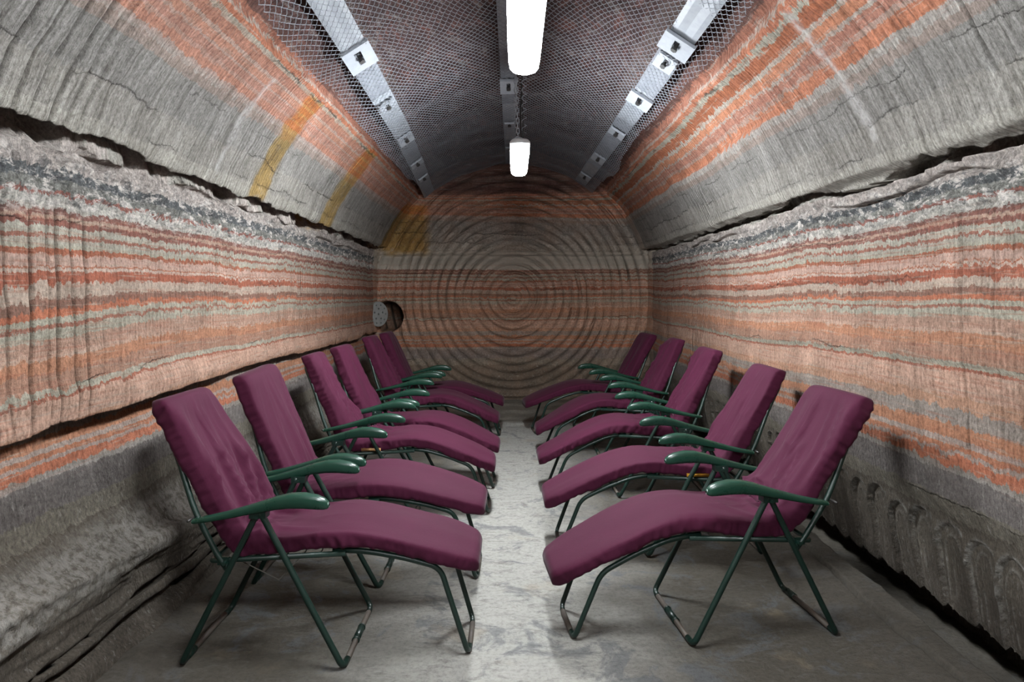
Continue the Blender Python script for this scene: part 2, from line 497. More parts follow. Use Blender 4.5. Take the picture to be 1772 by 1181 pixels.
for k in range(N_ARC + 1):
    a = a0 + (a1 - a0) * k / N_ARC
    rr = RAD - .02
    arc.append((rr * math.cos(a), rr * math.sin(a), rr * math.cos(a), rr * math.sin(a), .0145))
KEYS += arc
KEYS[-1] = KEYS[-1][:4] + (.0055,)
KEYS[len(KEYS) - N_ARC - 1] = KEYS[len(KEYS) - N_ARC - 1][:4] + (.010,)
KEYS += [(1.875, .58, 1.865, .58, .0055), (1.885, .46, 1.88, .46, .013), (1.895, .2, 1.89, .2, .014), (1.895, -.2, 1.89, -.2, .014),
         (1.905, -.6, 1.895, -.6, .014), (1.93, -.92, 1.91, -.92, .010), (1.985, -1.04, 1.95, -1.04, .010), (2.0, -1.25, 1.98, -1.25, .012),
         (2.03, -1.47, 2.02, -1.47, .01), (2.04, -1.50, 2.03, -1.50, .01), (2.30, -1.52, 2.30, -1.52, .02), (2.30, -1.85, 2.30, -1.85, .02)]

def section_arrays():
    F, B = [], []
    for i in range(len(KEYS) - 1):
        k, q = KEYS[i], KEYS[i + 1]
        L = max(math.hypot(q[0] - k[0], q[1] - k[1]), math.hypot(q[2] - k[2], q[3] - k[3]))
        n = max(1, int(math.ceil(L / k[4])))
        for j in range(n):
            t = j / n
            F.append((k[0] + (q[0] - k[0]) * t, k[1] + (q[1] - k[1]) * t))
            B.append((k[2] + (q[2] - k[2]) * t, k[3] + (q[3] - k[3]) * t))
    F.append(KEYS[-1][:2]); B.append(KEYS[-1][2:4])
    F, B = np.array(F), np.array(B)
    def smooth(A, n):
        for _ in range(n):
            A[1:-1] = .25 * A[:-2] + .5 * A[1:-1] + .25 * A[2:]
        return A
    return smooth(F, 4), smooth(B, 4)
SF, SB = section_arrays()

def build_tunnel():
    Y = YS[:, None]
    fb = sstep(2.2, 4.6, Y)
    X = SF[None, :, 0] * (1 - fb) + SB[None, :, 0] * fb
    Z = SF[None, :, 1] * (1 - fb) + SB[None, :, 1] * fb
    tx = np.gradient(X, axis=1); tz = np.gradient(Z, axis=1)
    ln = np.hypot(tx, tz) + 1e-9
    nx, nz = tz / ln, -tx / ln            # points to the inside
    Yb = np.broadcast_to(Y, X.shape)
    s = strata_of(X, Yb, Z)
    left = X < 0
    rad = np.hypot(X, Z)
    # position round the section, used as the second noise axis
    arcl = np.concatenate([[0], np.cumsum(np.hypot(np.diff(SF[:, 0]), np.diff(SF[:, 1])))])[None, :] + 0 * X
    d = .016 * fbm(arcl * 1.3, Yb * 1.1, 0, 4, 3) + .004 * fbm(arcl * 9, Yb * 9, 0, 4, 21)
    # cutter ribs round the tunnel
    ph = Yb / .036 + 1.2 * vnoise(Yb * 4, arcl * .8, 0, 31)
    rm = sstep(-.2, .5, vnoise(arcl * 1.7, Yb * 1.3, 0, 33)) * .8 + .2
    d += .0020 * np.sin(2 * PI * ph) * rm * sstep(-.9, -.7, s)
    # deeper vertical grooves on the near left wall, and fewer on the near right
    groove_shade = np.zeros_like(X)
    def grooves(y0, y1, sp, dep, seed, zlo, zhi, mask):
        nonlocal d, groove_shade
        rng = np.random.RandomState(seed)
        yy = y0
        while yy < y1:
            dd = dep * (.35 + .9 * rng.rand())
            wv = .0055 + .003 * rng.rand()
            lean = .05 * (Z - zlo) * rng.uniform(-.2, 1)
            g = np.exp(-((Yb - yy - lean - .004 * vnoise(arcl * 6, 0 * arcl, 0, seed)) / wv) ** 2)
            g = g * mask * sstep(zlo - .06, zlo + .04, s) * sstep(zhi + .06, zhi - .04, s)
            d -= dd * g
            groove_shade = np.maximum(groove_shade, g * min(1, dd / .03))  # shade inside each groove, applied as a dark colour
            yy += sp * (.7 + .9 * rng.rand())
    grooves(2.25, 3.05, .070, .034, 4, -.44, .33, left)
    grooves(3.12, 4.4, .16, .008, 6, -.42, .33, left)
    grooves(2.3, 2.85, .085, .026, 8, .62, 1.3, left)
    grooves(2.35, 4.0, .17, .008, 12, -.7, .33, ~left)
    grooves(2.4, 3.2, .11, .010, 15, .62, 1.4, ~left)
    grooves(4.5, 9.0, .3, .006, 16, -.7, .33, X > -9)
    # salt crust under the fissure
    cr = sstep(.29, .36, s) * sstep(.60, .55, s)
    rough = fbm(arcl * 6, Yb * 3.2, 0, 5, 41, .6)
    chunk = np.abs(vnoise(arcl * 11, Yb * 5, 0, 43)) * .7 + np.abs(vnoise(arcl * 23, Yb * 11, 0, 44)) * .35
    d += cr * (.020 * rough + .034 * chunk - .012)
    # the fissure itself
    wob = .012 * vnoise(Yb * 2.3, X * .4, 0, 51) + .009 * vnoise(Yb * 9, X * .4, 0, 52) + .005 * vnoise(Yb * 31, X, 0, 53)
    half = (.012 + .006 * vnoise(Yb * 1.6, X * .3, 0, 55)) * np.where(left, 1.15, .95) * (1 + .45 * sstep(3.6, 2.4, Yb))
    half = half * np.where(left, 1, .75 + .25 * sstep(4.5, 3.0, Yb)) + .004
    sc_ = .572 + wob
    gap = sstep(1.0, .80, np.abs(s - sc_) / half) * (np.abs(X) > 1.2)
    d -= gap * (.20 + .05 * rough)
    # secondary parting just below
    p2 = np.abs(s - (.500 + .03 * vnoise(Yb * 2.7, X, 0, 58)))
    d -= .05 * sstep(.012, .004, p2) * sstep(.0, .4, vnoise(Yb * 1.3, X, 0, 59)) * (np.abs(X) > 1.2)
    # undercut lip along the left wall
    lipz = -.475 + .014 * vnoise(Yb * 1.1 + 3.3, 0 * X, 0, 61) + .012 * vnoise(Yb * 5, 0 * X, 0, 62) - .02 * sstep(3, 6, Yb)
    st = sstep(.22, .0, s - lipz) * sstep(-.007, .007, s - lipz)
    dep = .055 * (1 - .55 * sstep(3.2, 5, Yb)) * (1 + .5 * vnoise(Yb * 1.7, 0 * X, 0, 63))
    d += left * (X < -1) * (st * dep - .06 * sstep(.007, -.007, s - lipz) * sstep(-.36, -.02, s - lipz) * (1 - .4 * sstep(3, 5, Yb)))
    # same bed on the right, only a faint step
    d += (~left) * (X > 1) * .010 * sstep(.16, 0, s + .31) * sstep(-.006, .006, s + .31)
    # haunch step on the right: beds above the ridge are scaled off
    hz = 1.045 + .012 * vnoise(Yb * 4, 0 * X, 0, 66)
    d -= (~left) * (X > .8) * sstep(-.012, .012, s - hz) * .035 * sstep(4.15, 4.3, Yb) * sstep(1.5, 1.25, s)
    hz2 = 1.40 + .03 * vnoise(Yb * 2.4, 0 * X, 0, 67)
    d += np.where(np.abs(X) > .6, -.05 * sstep(-.02, .02, s - hz2), -.05)          # roof beds broken back behind the netting
    roofm = sstep(1.40, 1.5, s)
    d += roofm * (.022 * fbm(arcl * 2.2, Yb * 1.6, 0, 5, 71) - .012 * np.abs(vnoise(arcl * 6, Yb * 6, 0, 72)))
    # scallops left by the berm cutters, low on the right wall
    P = .19
    v = (Yb + .02 * vnoise(Yb * 3, 0 * X, 0, 75)) / P
    k = np.floor(v); f = v - k
    rk = _hash(k, k * 0, k * 0, 5)
    top0 = -1.05 + .02 * rk
    top = top0 - .17 * (1 - np.sqrt(np.clip(1 - ((f - .36) / .66) ** 2, 0, 1)))
    low_r = (X > 1.5) * (Z < -.9)
    ins = sstep(.010, -.010, Z - top) * low_r
    d -= ins * (.006 + .026 * f ** 1.2)
    q2 = np.sqrt(((f - .40) / .40) ** 2 + ((Z - top0 + .20) / .15) ** 2)
    inner = np.where(Z > top0 - .20, np.abs(q2 - 1), np.minimum(np.abs(f - .8), np.abs(f - .55)) / .4)
    d += ins * .007 * sstep(.10, .0, inner)
    near = np.abs(Z - top) / .011
    edge = np.maximum(np.exp(-near ** 2) * 1.2, .45 * ins * np.exp(-(np.minimum(1 - f, f * 3) / .04) ** 2))
    salt = low_r * np.clip(edge + ins * .4 * np.exp(-(inner / .05) ** 2), 0, 1) * sstep(-1.62, -1.3, Z) * (.4 + .6 * sstep(4.2, 2.9, Yb))
    salt = salt + left * .5 * sstep(-1.0, -1.1, Z) * sstep(-1.3, -1.2, Z)
    shade_tint = ins * .55 * sstep(.1, .8, 1 - f) + low_r * .2 * sstep(-.02, .12, Z - top) * sstep(-1.02, -1.10, Z)  # near side of each scallop darkened in colour as shading
    shade_tint = np.maximum(shade_tint, 1.9 * groove_shade)
    # curved cutter scores above the left ledge
    dd2 = np.sqrt((Yb - 3.0) ** 2 + (Z + .55) ** 2)
    d += left * (X < -1.5) * sstep(-.7, -.85, Z) * sstep(-1.3, -1.15, Z) * .0025 * np.sin(dd2 * 2 * PI / .05 + 2 * vnoise(arcl * 4, Yb * 4, 0, 88)) * sstep(4.2, 3.4, Yb)
    # broken bedding under the ledge
    lowm = left * sstep(-1.15, -1.22, Z)
    d += lowm * (.02 * fbm(arcl * 10, Yb * 1.8, 0, 4, 81) + .012 * np.abs(vnoise(arcl * 18, Yb * 2.2, 0, 82)))
    for zc, zb in ((-1.405, .012), (-1.47, .016)):
        d -= lowm * .06 * sstep(zb, zb * .4, np.abs(Z - zc + .02 * vnoise(Yb * 2.5, 0 * X, 0, 85) + .012 * vnoise(Yb * 9, 0 * X, 0, 86)))
    # fade the rock detail where only the empty tunnel behind the camera is
    P3 = np.stack([X + nx * d, Yb + 0 * X, Z + nz * d + EYE], -1)
    return P3, s, salt, shade_tint
PT, ST, SALT, SHADE_TINT = build_tunnel()
ang = np.degrees(np.arctan2(SF[:, 1], SF[:, 0]))
iL = int(np.argmin(np.abs(ang - 134) + (SF[:, 1] < .3) * 999))
iR = int(np.argmin(np.abs(ang - 46) + (SF[:, 1] < .3) * 999))
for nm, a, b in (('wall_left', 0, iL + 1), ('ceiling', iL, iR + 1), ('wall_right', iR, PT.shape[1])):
    tag(grid_obj(nm, PT[:, a:b], M_rock, ST[:, a:b], extra={'salt': SALT[:, a:b], 'shade_tint': SHADE_TINT[:, a:b]}), kind='structure')

def build_back():
    xs = np.arange(-2.15, 2.2, .011)
    zs = np.arange(-1.85, 2.15, .011)
    X, Z = np.meshgrid(xs, zs)
    rr = np.hypot(X * .985, Z + .06) + .012 * vnoise(X * 2, Z * 2, 0, 7)
    ring = rr / .118
    f = ring - np.floor(ring)
    y = -.060 * np.abs(np.sin(PI * f)) ** .7 * sstep(.08, .3, rr) * (.65 + .35 * vnoise(X * 2.2, Z * 2.2, 0, 11))
    y += -.022 * np.abs(np.sin(PI * rr / .059)) * sstep(.6, .4, rr)
    # the machine's edge drums also scored straight vertical lines near both sides
    y += .012 * np.exp(-((np.abs(np.mod(X + .04, .115) - .0575)) / .010) ** 2) * sstep(1.0, 1.25, np.abs(X)) * sstep(.62, .4, np.abs(Z + .15))
    y += .012 * fbm(X * 3, Z * 3, 0, 5, 13) + .004 * fbm(X * 18, Z * 18, 0, 3, 14)
    # rim curls forward to meet the walls
    y += -.10 * sstep(1.62, 1.95, np.hypot(np.abs(X), np.clip(Z, 0, 9))) ** 1.5
    # fissure carried across the face
    for zc, hw, dp in ((.545, .010, .06), (.60, .006, .03), (.33, .004, .012)):
        y += dp * sstep(hw, hw * .4, np.abs(Z - zc + .018 * vnoise(X * 1.3, 0 * X, 0, 17) + .008 * vnoise(X * 8, 0 * X, 0, 18)))
    # round hole at the left end
    hole = sstep(.225, .195, np.hypot(X + 1.775, (Z + .33)))
    y += .45 * hole
    # broken beds at the foot
    y += -.05 * sstep(-1.40, -1.46, Z + .02 * vnoise(X * 2, 0 * X, 0, 19)) + .05 * sstep(.018, .006, np.abs(Z + 1.515 + .012 * vnoise(X * 3, 0 * X, 0, 23)))
    s = strata_of(X, np.full_like(X, Y_BACK), Z)
    P = np.stack([X, Y_BACK + y, Z + EYE], -1)
    shade_tint = np.exp(-(np.minimum(f, 1 - f) / .13) ** 2) * sstep(.1, .35, rr) * (.55 + .45 * vnoise(X * 3, Z * 3, 0, 29)) + .3 * sstep(.55, .3, np.abs(X)) * 0  # shade between the rings painted as colour, relief alone stays faint
    tag(grid_obj('wall_back', P, M_rock, s, flip=True, extra={'shade_tint': np.clip(shade_tint, 0, 1) + .9 * hole}), kind='structure')  # hole also darkened in colour, like shade inside it
build_back()

def build_front():
    xs = np.arange(-2.2, 2.25, .12)
    zs = np.arange(-1.85, 2.2, .12)
    X, Z = np.meshgrid(xs, zs)
    P = np.stack([X, Y_FRONT + .03 * fbm(X * 2, Z * 2, 0, 3, 5), Z + EYE], -1)
    tag(grid_obj('wall_front', P, M_rock, strata_of(X, np.full_like(X, Y_FRONT), Z)), kind='structure')
build_front()

def floor_z(X, Y):
    X = np.asarray(X, float); Y = np.asarray(Y, float)
    z = .008 * fbm(X * 1.6, Y * 1.6, 0, 5, 91) + .004 * np.abs(fbm(X * 7, Y * 16, 0, 4, 92)) - .004
    z = z + .035 * sstep(1.45, 1.95, X) + .03 * sstep(-1.45, -1.7, X)
    for yb, h in ((8.32, .026), (8.62, .022), (8.95, .03), (9.3, .025)):
        e = yb + .10 * vnoise(X * 1.4, yb, 0, 93) + .04 * vnoise(X * 6, yb, 0, 94)
        z = z + h * sstep(e - .012, e + .012, Y)
    return z
def build_floor():
    xs = np.concatenate([np.arange(-1.82, 1.7, .014), np.arange(1.7, 2.06, .006), [2.16, 2.34]])
    X, Y = np.meshgrid(xs, YS)
    z = floor_z(X, Y)
    g = 1.945 + .02 * vnoise(Y * 2, 0 * X, 0, 95) + .01 * vnoise(Y * 8, 0 * X, 0, 96)
    z -= .16 * sstep(g - .008, g + .008, X)
    c = 1.80 + .03 * vnoise(Y * 1.2, 0 * X, 0, 97) + .008 * vnoise(Y * 9, 0 * X, 0, 98)
    z -= .035 * sstep(.014, .005, np.abs(X - c)) * sstep(7, 5, Y)
    z += .012 * sstep(c - .01, c + .01, X)
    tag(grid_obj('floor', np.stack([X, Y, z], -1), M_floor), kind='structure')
build_floor()

# ------------------------------------------------------------------ roof netting and straps
R_NET = 1.80
def net_point(th, Y):
    """th measured from the vertical, positive to the right"""
    sag = .020 * vnoise(th * 3.2, Y * 1.3, 0, 101) + .008 * vnoise(th * 9, Y * 4, 0, 102)
    r = R_NET - sag
    return np.stack([r * np.sin(th), Y, r * np.cos(th) + EYE], -1)

def build_net():
    wA, pY = .044, .036
    V, F = [], []
    base = 0
    n = 4
    j = 0
    y = 1.9
    vs, fs = [], []
    while y < 9.52:
        e = .02 * float(vnoise(y * 2.2, 3.3, 0, 5))
        tA, tB = -(.735 + e), (.70 + .03 * float(vnoise(y * 1.3, 8.3, 0, 6)))
        m = int((tB - tA) * R_NET / wA * 4)
        i = np.arange(m)
        th = tA + i * wA / 4 / R_NET
        tri = np.array([1., .25, -1., -.25])[(i + (2 if j % 2 else 0)) % 4]
        yy = y + tri * pY * .53 + .012 * vnoise(th * 2.5, y * .9, 0, 105)
        rr = np.where((i % 2) == 0, .0, .003)
        C = net_point(th, yy)
        C[:, 2] -= rr
        T = np.gradient(C, axis=0)
        T /= np.linalg.norm(T, axis=1)[:, None]
        N = np.stack([-np.sin(th), 0 * th, -np.cos(th)], -1)
        B = np.cross(T, N)
        B /= np.linalg.norm(B, axis=1)[:, None]
        N = np.cross(B, T)
        rw = .0021
        ring = np.stack([C + (N * math.cos(a) + B * math.sin(a)) * rw for a in (0, PI / 2, PI, 3 * PI / 2)], 1)
        vs.append(ring.reshape(-1, 3))
        idx = base + np.arange(m * 4).reshape(m, 4)
        a_, b_ = idx[:-1], idx[1:]
        q = np.stack([a_, np.roll(a_, -1, 1), np.roll(b_, -1, 1), b_], -1).reshape(-1, 4)
        fs.append(q)
        base += m * 4
        y += pY
        j += 1
    Vn = np.concatenate(vs); Q = np.concatenate(fs)
    me = bpy.data.meshes.new('roof_netting')
    me.vertices.add(len(Vn)); me.vertices.foreach_set('co', Vn.reshape(-1).astype(np.float32))
    me.loops.add(len(Q) * 4); me.polygons.add(len(Q))
    me.loops.foreach_set('vertex_index', Q.reshape(-1).astype(np.int32))
    me.polygons.foreach_set('loop_start', (np.arange(len(Q)) * 4).astype(np.int32))
    me.polygons.foreach_set('use_smooth', np.ones(len(Q), bool))
    me.update(calc_edges=True)
    me.materials.append(M_mesh)
    o = bpy.data.objects.new('roof_netting', me)
    COL.objects.link(o)
    tag(o, 'galvanised chain-link netting stretched under the tunnel roof', 'netting', kind='stuff')
build_net()

def strap(name, label, knots, wid, plates, joints):
    """knots: (Y, angle from vertical); a channel-shaped steel strap bolted under the roof"""
    ys = [k[0] for k in knots]; ths = [k[1] for k in knots]
    thf = lambda y: float(np.interp(y, ys, ths))
    def frame(y, r):
        th = thf(y)
        p = Vector((r * math.sin(th), y, r * math.cos(th) + EYE))
        th2 = thf(y + .05)
        q = Vector((r * math.sin(th2), y + .05, r * math.cos(th2) + EYE))
        t = (q - p).normalized()
        n = Vector((-math.sin(th), 0, -math.cos(th)))
        n = (n - t * n.dot(t)).normalized()
        return p, t, n.cross(t), n
    p0, _, _, _ = frame(ys[0], R_NET)
    root = empty(name, p0)
    tag(root, label, 'strap', 'steel roof straps')
    inv = Vector(root.location)
    r0 = R_NET + .016
    cuts = [ys[0]] + joints + [ys[-1]]
    for a, b in zip(cuts[:-1], cuts[1:]):
        mb = MB()
        n = max(3, int((b - a + .1) / .12))
        prof = [(-wid / 2, -.022), (-wid / 2, 0), (-wid * .3, .004), (0, .0), (wid * .3, .004), (wid / 2, 0), (wid / 2, -.022), (wid / 2 - .006, -.022), (wid / 2 - .006, -.006), (-wid / 2 + .006, -.006), (-wid / 2 + .006, -.022)]
        V = []
        for i in range(n + 1):
            y = a - .05 + (b - a + .1) * i / n
            p, t, bi, nn = frame(y, r0 + .006 * (cuts.index(a) % 2))
            for u, h in prof:
                V.append(p + bi * u + nn * h - inv)
        k = len(prof)
        F = [(i * k + q, i * k + (q + 1) % k, (i + 1) * k + (q + 1) % k, (i + 1) * k + q) for i in range(n) for q in range(k)]
        F += [tuple(range(k)), tuple(n * k + q for q in range(k - 1, -1, -1))]
        mb.add(V, F)
        mb.build('strap_section', M_zinc_shade if cuts.index(a) % 2 else M_zinc, root, smooth=False)
    for (y, ln, w2, lift) in plates:
        p, t, bi, nn = frame(y, R_NET - .012)
        if lift:
            t = (t + nn * lift).normalized(); nn = (nn - t * nn.dot(t)).normalized(); bi = nn.cross(t)
        # square washer plate with a folded rim and a keyhole slot cut through it
        mb = MB()
        a, b, h1, h2 = w2 / 2, ln / 2, w2 * .13, ln * .26
        out_ = [(-a, -b), (a, -b), (a, b), (-a, b)]
        inn = [(-h1, -h2), (h1, -h2), (h1 * .8, h2), (-h1 * .8, h2)]
        V = []
        for zz in (0, .006):
            for u, v in out_ + inn:
                V.append(p + bi * u + t * v + nn * (zz) - inv)
        F = []
        for i in range(4):
            j = (i + 1) % 4
            F += [(i, 4 + i, 4 + j, j), (8 + i, 8 + j, 12 + j, 12 + i), (i, j, 8 + j, 8 + i), (4 + i, 12 + i, 12 + j, 4 + j)]
        mb.add(V, F)
        mb.box(p + bi * (-a) + nn * -.004 - inv, (.008, ln, .022), (bi, t, nn))
        mb.box(p + bi * a + nn * -.004 - inv, (.008, ln, .022), (bi, t, nn))
        mb.box(p + t * (-b) + nn * .008 - inv, (w2, .008, .02), (bi, t, nn))
        pl = mb.build('washer_plate', M_zinc, root, smooth=False)
        bb = MB()
        c = p - inv + t * .01
        bb.tube([c - nn * .05, c + nn * .012], .011, 8)
        bb.tube([c + nn * .012, c + nn * .03], .02, 6)
        bb.build('bolt', M_bolt, pl, smooth=False)
    return root

strap('roof_strap', 'steel roof strap on the left haunch with slotted washer plates',
      [(2.2, -.555), (4.2, -.575), (6.3, -.602), (8.2, -.655), (9.5, -.70)], .17,
      [(4.34, .27, .19, .16), (5.40, .16, .13, 0), (6.50, .19, .15, .16), (7.55, .15, .15, .1), (8.35, .12, .13, .1)], [4.24, 5.25, 6.35, 7.7])
strap('roof_strap', 'steel roof strap on the right haunch above the orange beds',
      [(2.2, .585), (4.1, .583), (5.5, .58), (7.6, .565), (9.5, .545)], .17,
      [(4.12, .22, .20, .1), (4.42, .14, .13, .35), (5.30, .20, .19, .14), (6.40, .16, .15, .1), (7.65, .18, .15, .2), (8.9, .15, .15, .2)], [4.22, 5.2, 5.98, 7.75])
strap('roof_strap', 'dim steel roof strap along the crown above the lamps',
      [(3.0, -.022), (9.5, -.022)], .13,
      [(5.9, .30, .14, .10), (7.2, .12, .1, 0), (8.4, .12, .1, 0)], [5.0, 6.6, 8.0])

# a loose loop of tie wire under the right edge of the net
mb = MB()
pts = []
for k in range(14):
    a = k / 13 * 1.5 * PI
    pts.append(Vector((1.215 + .055 * math.cos(a + 1.2), 7.15 + .02 * k / 13, EYE + 1.28 - .05 * math.sin(a + .4))))
pts = [Vector((1.30, 7.15, EYE + 1.36))] + pts
mb.tube(fillet(pts, .01), .0022, 6)
tag(mb.build('tie_wire', M_bolt), 'loose curl of dark tie wire below the right edge of the netting', 'wire')

# ------------------------------------------------------------------ hanging lamps
def stadium(w_, y0, y1, n=10):
    r = w_ / 2
    pts = []
    for k in range(n + 1):
        a = PI * k / n
        pts.append((r * math.cos(a), y1 - r * .8 + r * .8 * math.sin(a)))
    for k in range(n + 1):
        a = PI + PI * k / n
        pts.append((r * math.cos(a), y0 + r * .8 + r * .8 * math.sin(a)))
    return pts

def loft(mb, rings):
    k = len(rings[0])
    V = [p for r in rings for p in r]
    F = [(i * k + q, i * k + (q + 1) % k, (i + 1) * k + (q + 1) % k, (i + 1) * k + q) for i in range(len(rings) - 1) for q in range(k)]
    F += [tuple(range(k - 1, -1, -1)), tuple((len(rings) - 1) * k + q for q in range(k))]
    mb.add(V, F)

def chain_links(mb, a, b, step=.034, wire=.0026):
    a, b = Vector(a), Vector(b)
    L = (b - a).length
    n = int(L / step)
    t = (b - a).normalized()
    e1 = Vector((1, 0, 0)); e1 = (e1 - t * e1.dot(t)).normalized(); e2 = t.cross(e1)
    for i in range(n):
        c = a + t * (i + .5) * step
        e = e1 if i % 2 else e2
        loop = []
        for k in range(10):
            q = 2 * PI * k / 10
            loop.append(c + e * .010 * math.cos(q) + t * step * .66 * math.sin(q))
        mb.tube(loop, wire, 5, closed=True)

def lamp(y0, y1, label, zt=.965, x=.045, skip0=.02, glow=None):
    root = empty('tube_lamp', (x, (y0 + y1) / 2, EYE + zt))
    tag(root, label, 'lamp', 'hanging tube lamps')
    o = Vector(root.location)
    L = y1 - y0
    Wd = .135
    mb = MB()
    rings = []
    for h, sh in ((.030, 0), (.042, .0), (.056, .012), (.062, .03)):
        rings.append([Vector((px, py, h)) for px, py in stadium(Wd - sh * 2, -L / 2 + sh, L / 2 - sh)])
    loft(mb, rings)
    hs = mb.build('housing', M_house, root)
    mb = MB()
    rings = []
    for h, sh in ((.032, .004), (-.012, .004), (-.040, .009), (-.054, .020), (-.061, .036)):
        rings.append([Vector((px, py, h)) for px, py in stadium(Wd - sh * 2, -L / 2 + sh + skip0, L / 2 - sh)])
    rings.reverse()
    loft(mb, rings)
    mb.build('diffuser', glow or M_lamp, root)
    for yy in (-L / 2 + .06, L / 2 - .08):
        c = MB()
        top = 1.782
        th = top - zt
        chain_links(c, (-.012, yy, .064), (-.035, yy, th))
        c.build('chain', M_zinc, root)
        c = MB()
        c.tube(fillet([(.02, yy, .060), (.022, yy, .12), (.01, yy + .02, th * .5), (.03, yy, th)], .1, 8), .005, 7)
        c.build('cable', M_black, root)
        c = MB()
        c.tube(fillet([(-.05, yy, .056), (-.012, yy, .08), (.03, yy, .056)], .02), .004, 6)
        c.build('hanger', M_zinc, root)
    m3 = MB()                                           # wire spiral laced round the first chain
    pts = []
    for k in range(90):
        a = k * .9
        pts.append((.028 + .016 * math.cos(a), -L / 2 + .06 + .016 * math.sin(a), .10 + k * .0075))
    m3.tube(pts, .0024, 5)
    m3.build('lacing_wire', M_zinc, root)
    return root
lamp(2.04, 2.86, 'lit tube lamp nearest the camera, hanging from the crown')
lamp(4.48, 5.30, 'lit tube lamp farther back, hanging on chains before the end face', skip0=.06, glow=M_lamp_far)

lamp(-.42, .40, 'lit tube lamp of the same row, hanging above the camera')

# ------------------------------------------------------------------ round perforated cover by the hole in the end face
def vent():
    n = Vector((.80, -.60, .02)).normalized()
    c = Vector((-1.845, 9.34, EYE - .285))
    root = empty('vent_cover', c)
    tag(root, 'round grey perforated disc beside the dark hole left of the far wall', 'vent cover')
    cu = bpy.data.curves.new('perforated_disc', 'CURVE')
    cu.dimensions = '2D'; cu.fill_mode = 'BOTH'; cu.extrude = .008; cu.bevel_depth = .003
    def circ(cx, cy, r, k):
        s = cu.splines.new('POLY'); s.points.add(k - 1); s.use_cyclic_u = True
        for i in range(k):
            a = 2 * PI * i / k
            s.points[i].co = (cx + r * math.cos(a), cy + r * math.sin(a), 0, 1)
    circ(0, 0, .165, 48)
    circ(0, 0, .018, 12)
    for k in range(5):
        circ(.075 * math.cos(k * 2 * PI / 5 + .3), .075 * math.sin(k * 2 * PI / 5 + .3), .017, 12)
    for k in range(10):
        circ(.128 * math.cos(k * PI / 5), .128 * math.sin(k * PI / 5), .014, 12)
    tmp = bpy.data.objects.new('tmp', cu)
    COL.objects.link(tmp)
    dg = bpy.context.evaluated_depsgraph_get()
    me = bpy.data.meshes.new_from_object(tmp.evaluated_get(dg))
    bpy.data.objects.remove(tmp)
    me.materials.clear(); me.materials.append(M_disc)
    q = n.to_track_quat('Z', 'Y')
    o = bpy.data.objects.new('perforated_disc', me); COL.objects.link(o)
    o.parent = root; o.rotation_mode = 'QUATERNION'; o.rotation_quaternion = q
    mb = MB()                                     # short duct behind the disc
    a, b = -n * .012, -n * .16
    mb.tube([a, b], .158, 40)
    mb.build('duct', M_black, root)
    mb = MB()
    e1 = n.orthogonal().normalized(); e2 = n.cross(e1)
    mb.tube([e1 * .166 * math.cos(t) + e2 * .166 * math.sin(t) for t in [2 * PI * k / 40 for k in range(40)]], .007, 6, closed=True)
    mb.build('rim', M_disc, root)
vent()

# ------------------------------------------------------------------ reclining chairs
def catmull(pts, n=200):
    P = [np.array(p, float) for p in pts]
    P = [2 * P[0] - P[1]] + P + [2 * P[-1] - P[-2]]
    out = []
    for i in range(1, len(P) - 2):
        p0, p1, p2, p3 = P[i - 1:i + 3]
        for k in range(24):
            t = k / 24
            out.append(.5 * ((2 * p1) + (-p0 + p2) * t + (2 * p0 - 5 * p1 + 4 * p2 - p3) * t * t + (-p0 + 3 * p1 - 3 * p2 + p3) * t ** 3))
    out.append(P[-2])
    out = np.array(out)
    for _ in range(8):
        out[1:-1] = .25 * out[:-2] + .5 * out[1:-1] + .25 * out[2:]
    L = np.concatenate([[0], np.cumsum(np.linalg.norm(np.diff(out, axis=0), axis=1))])
    u = np.linspace(0, L[-1], n)
    return np.stack([np.interp(u, L, out[:, 0]), np.interp(u, L, out[:, 1])], -1), L[-1]

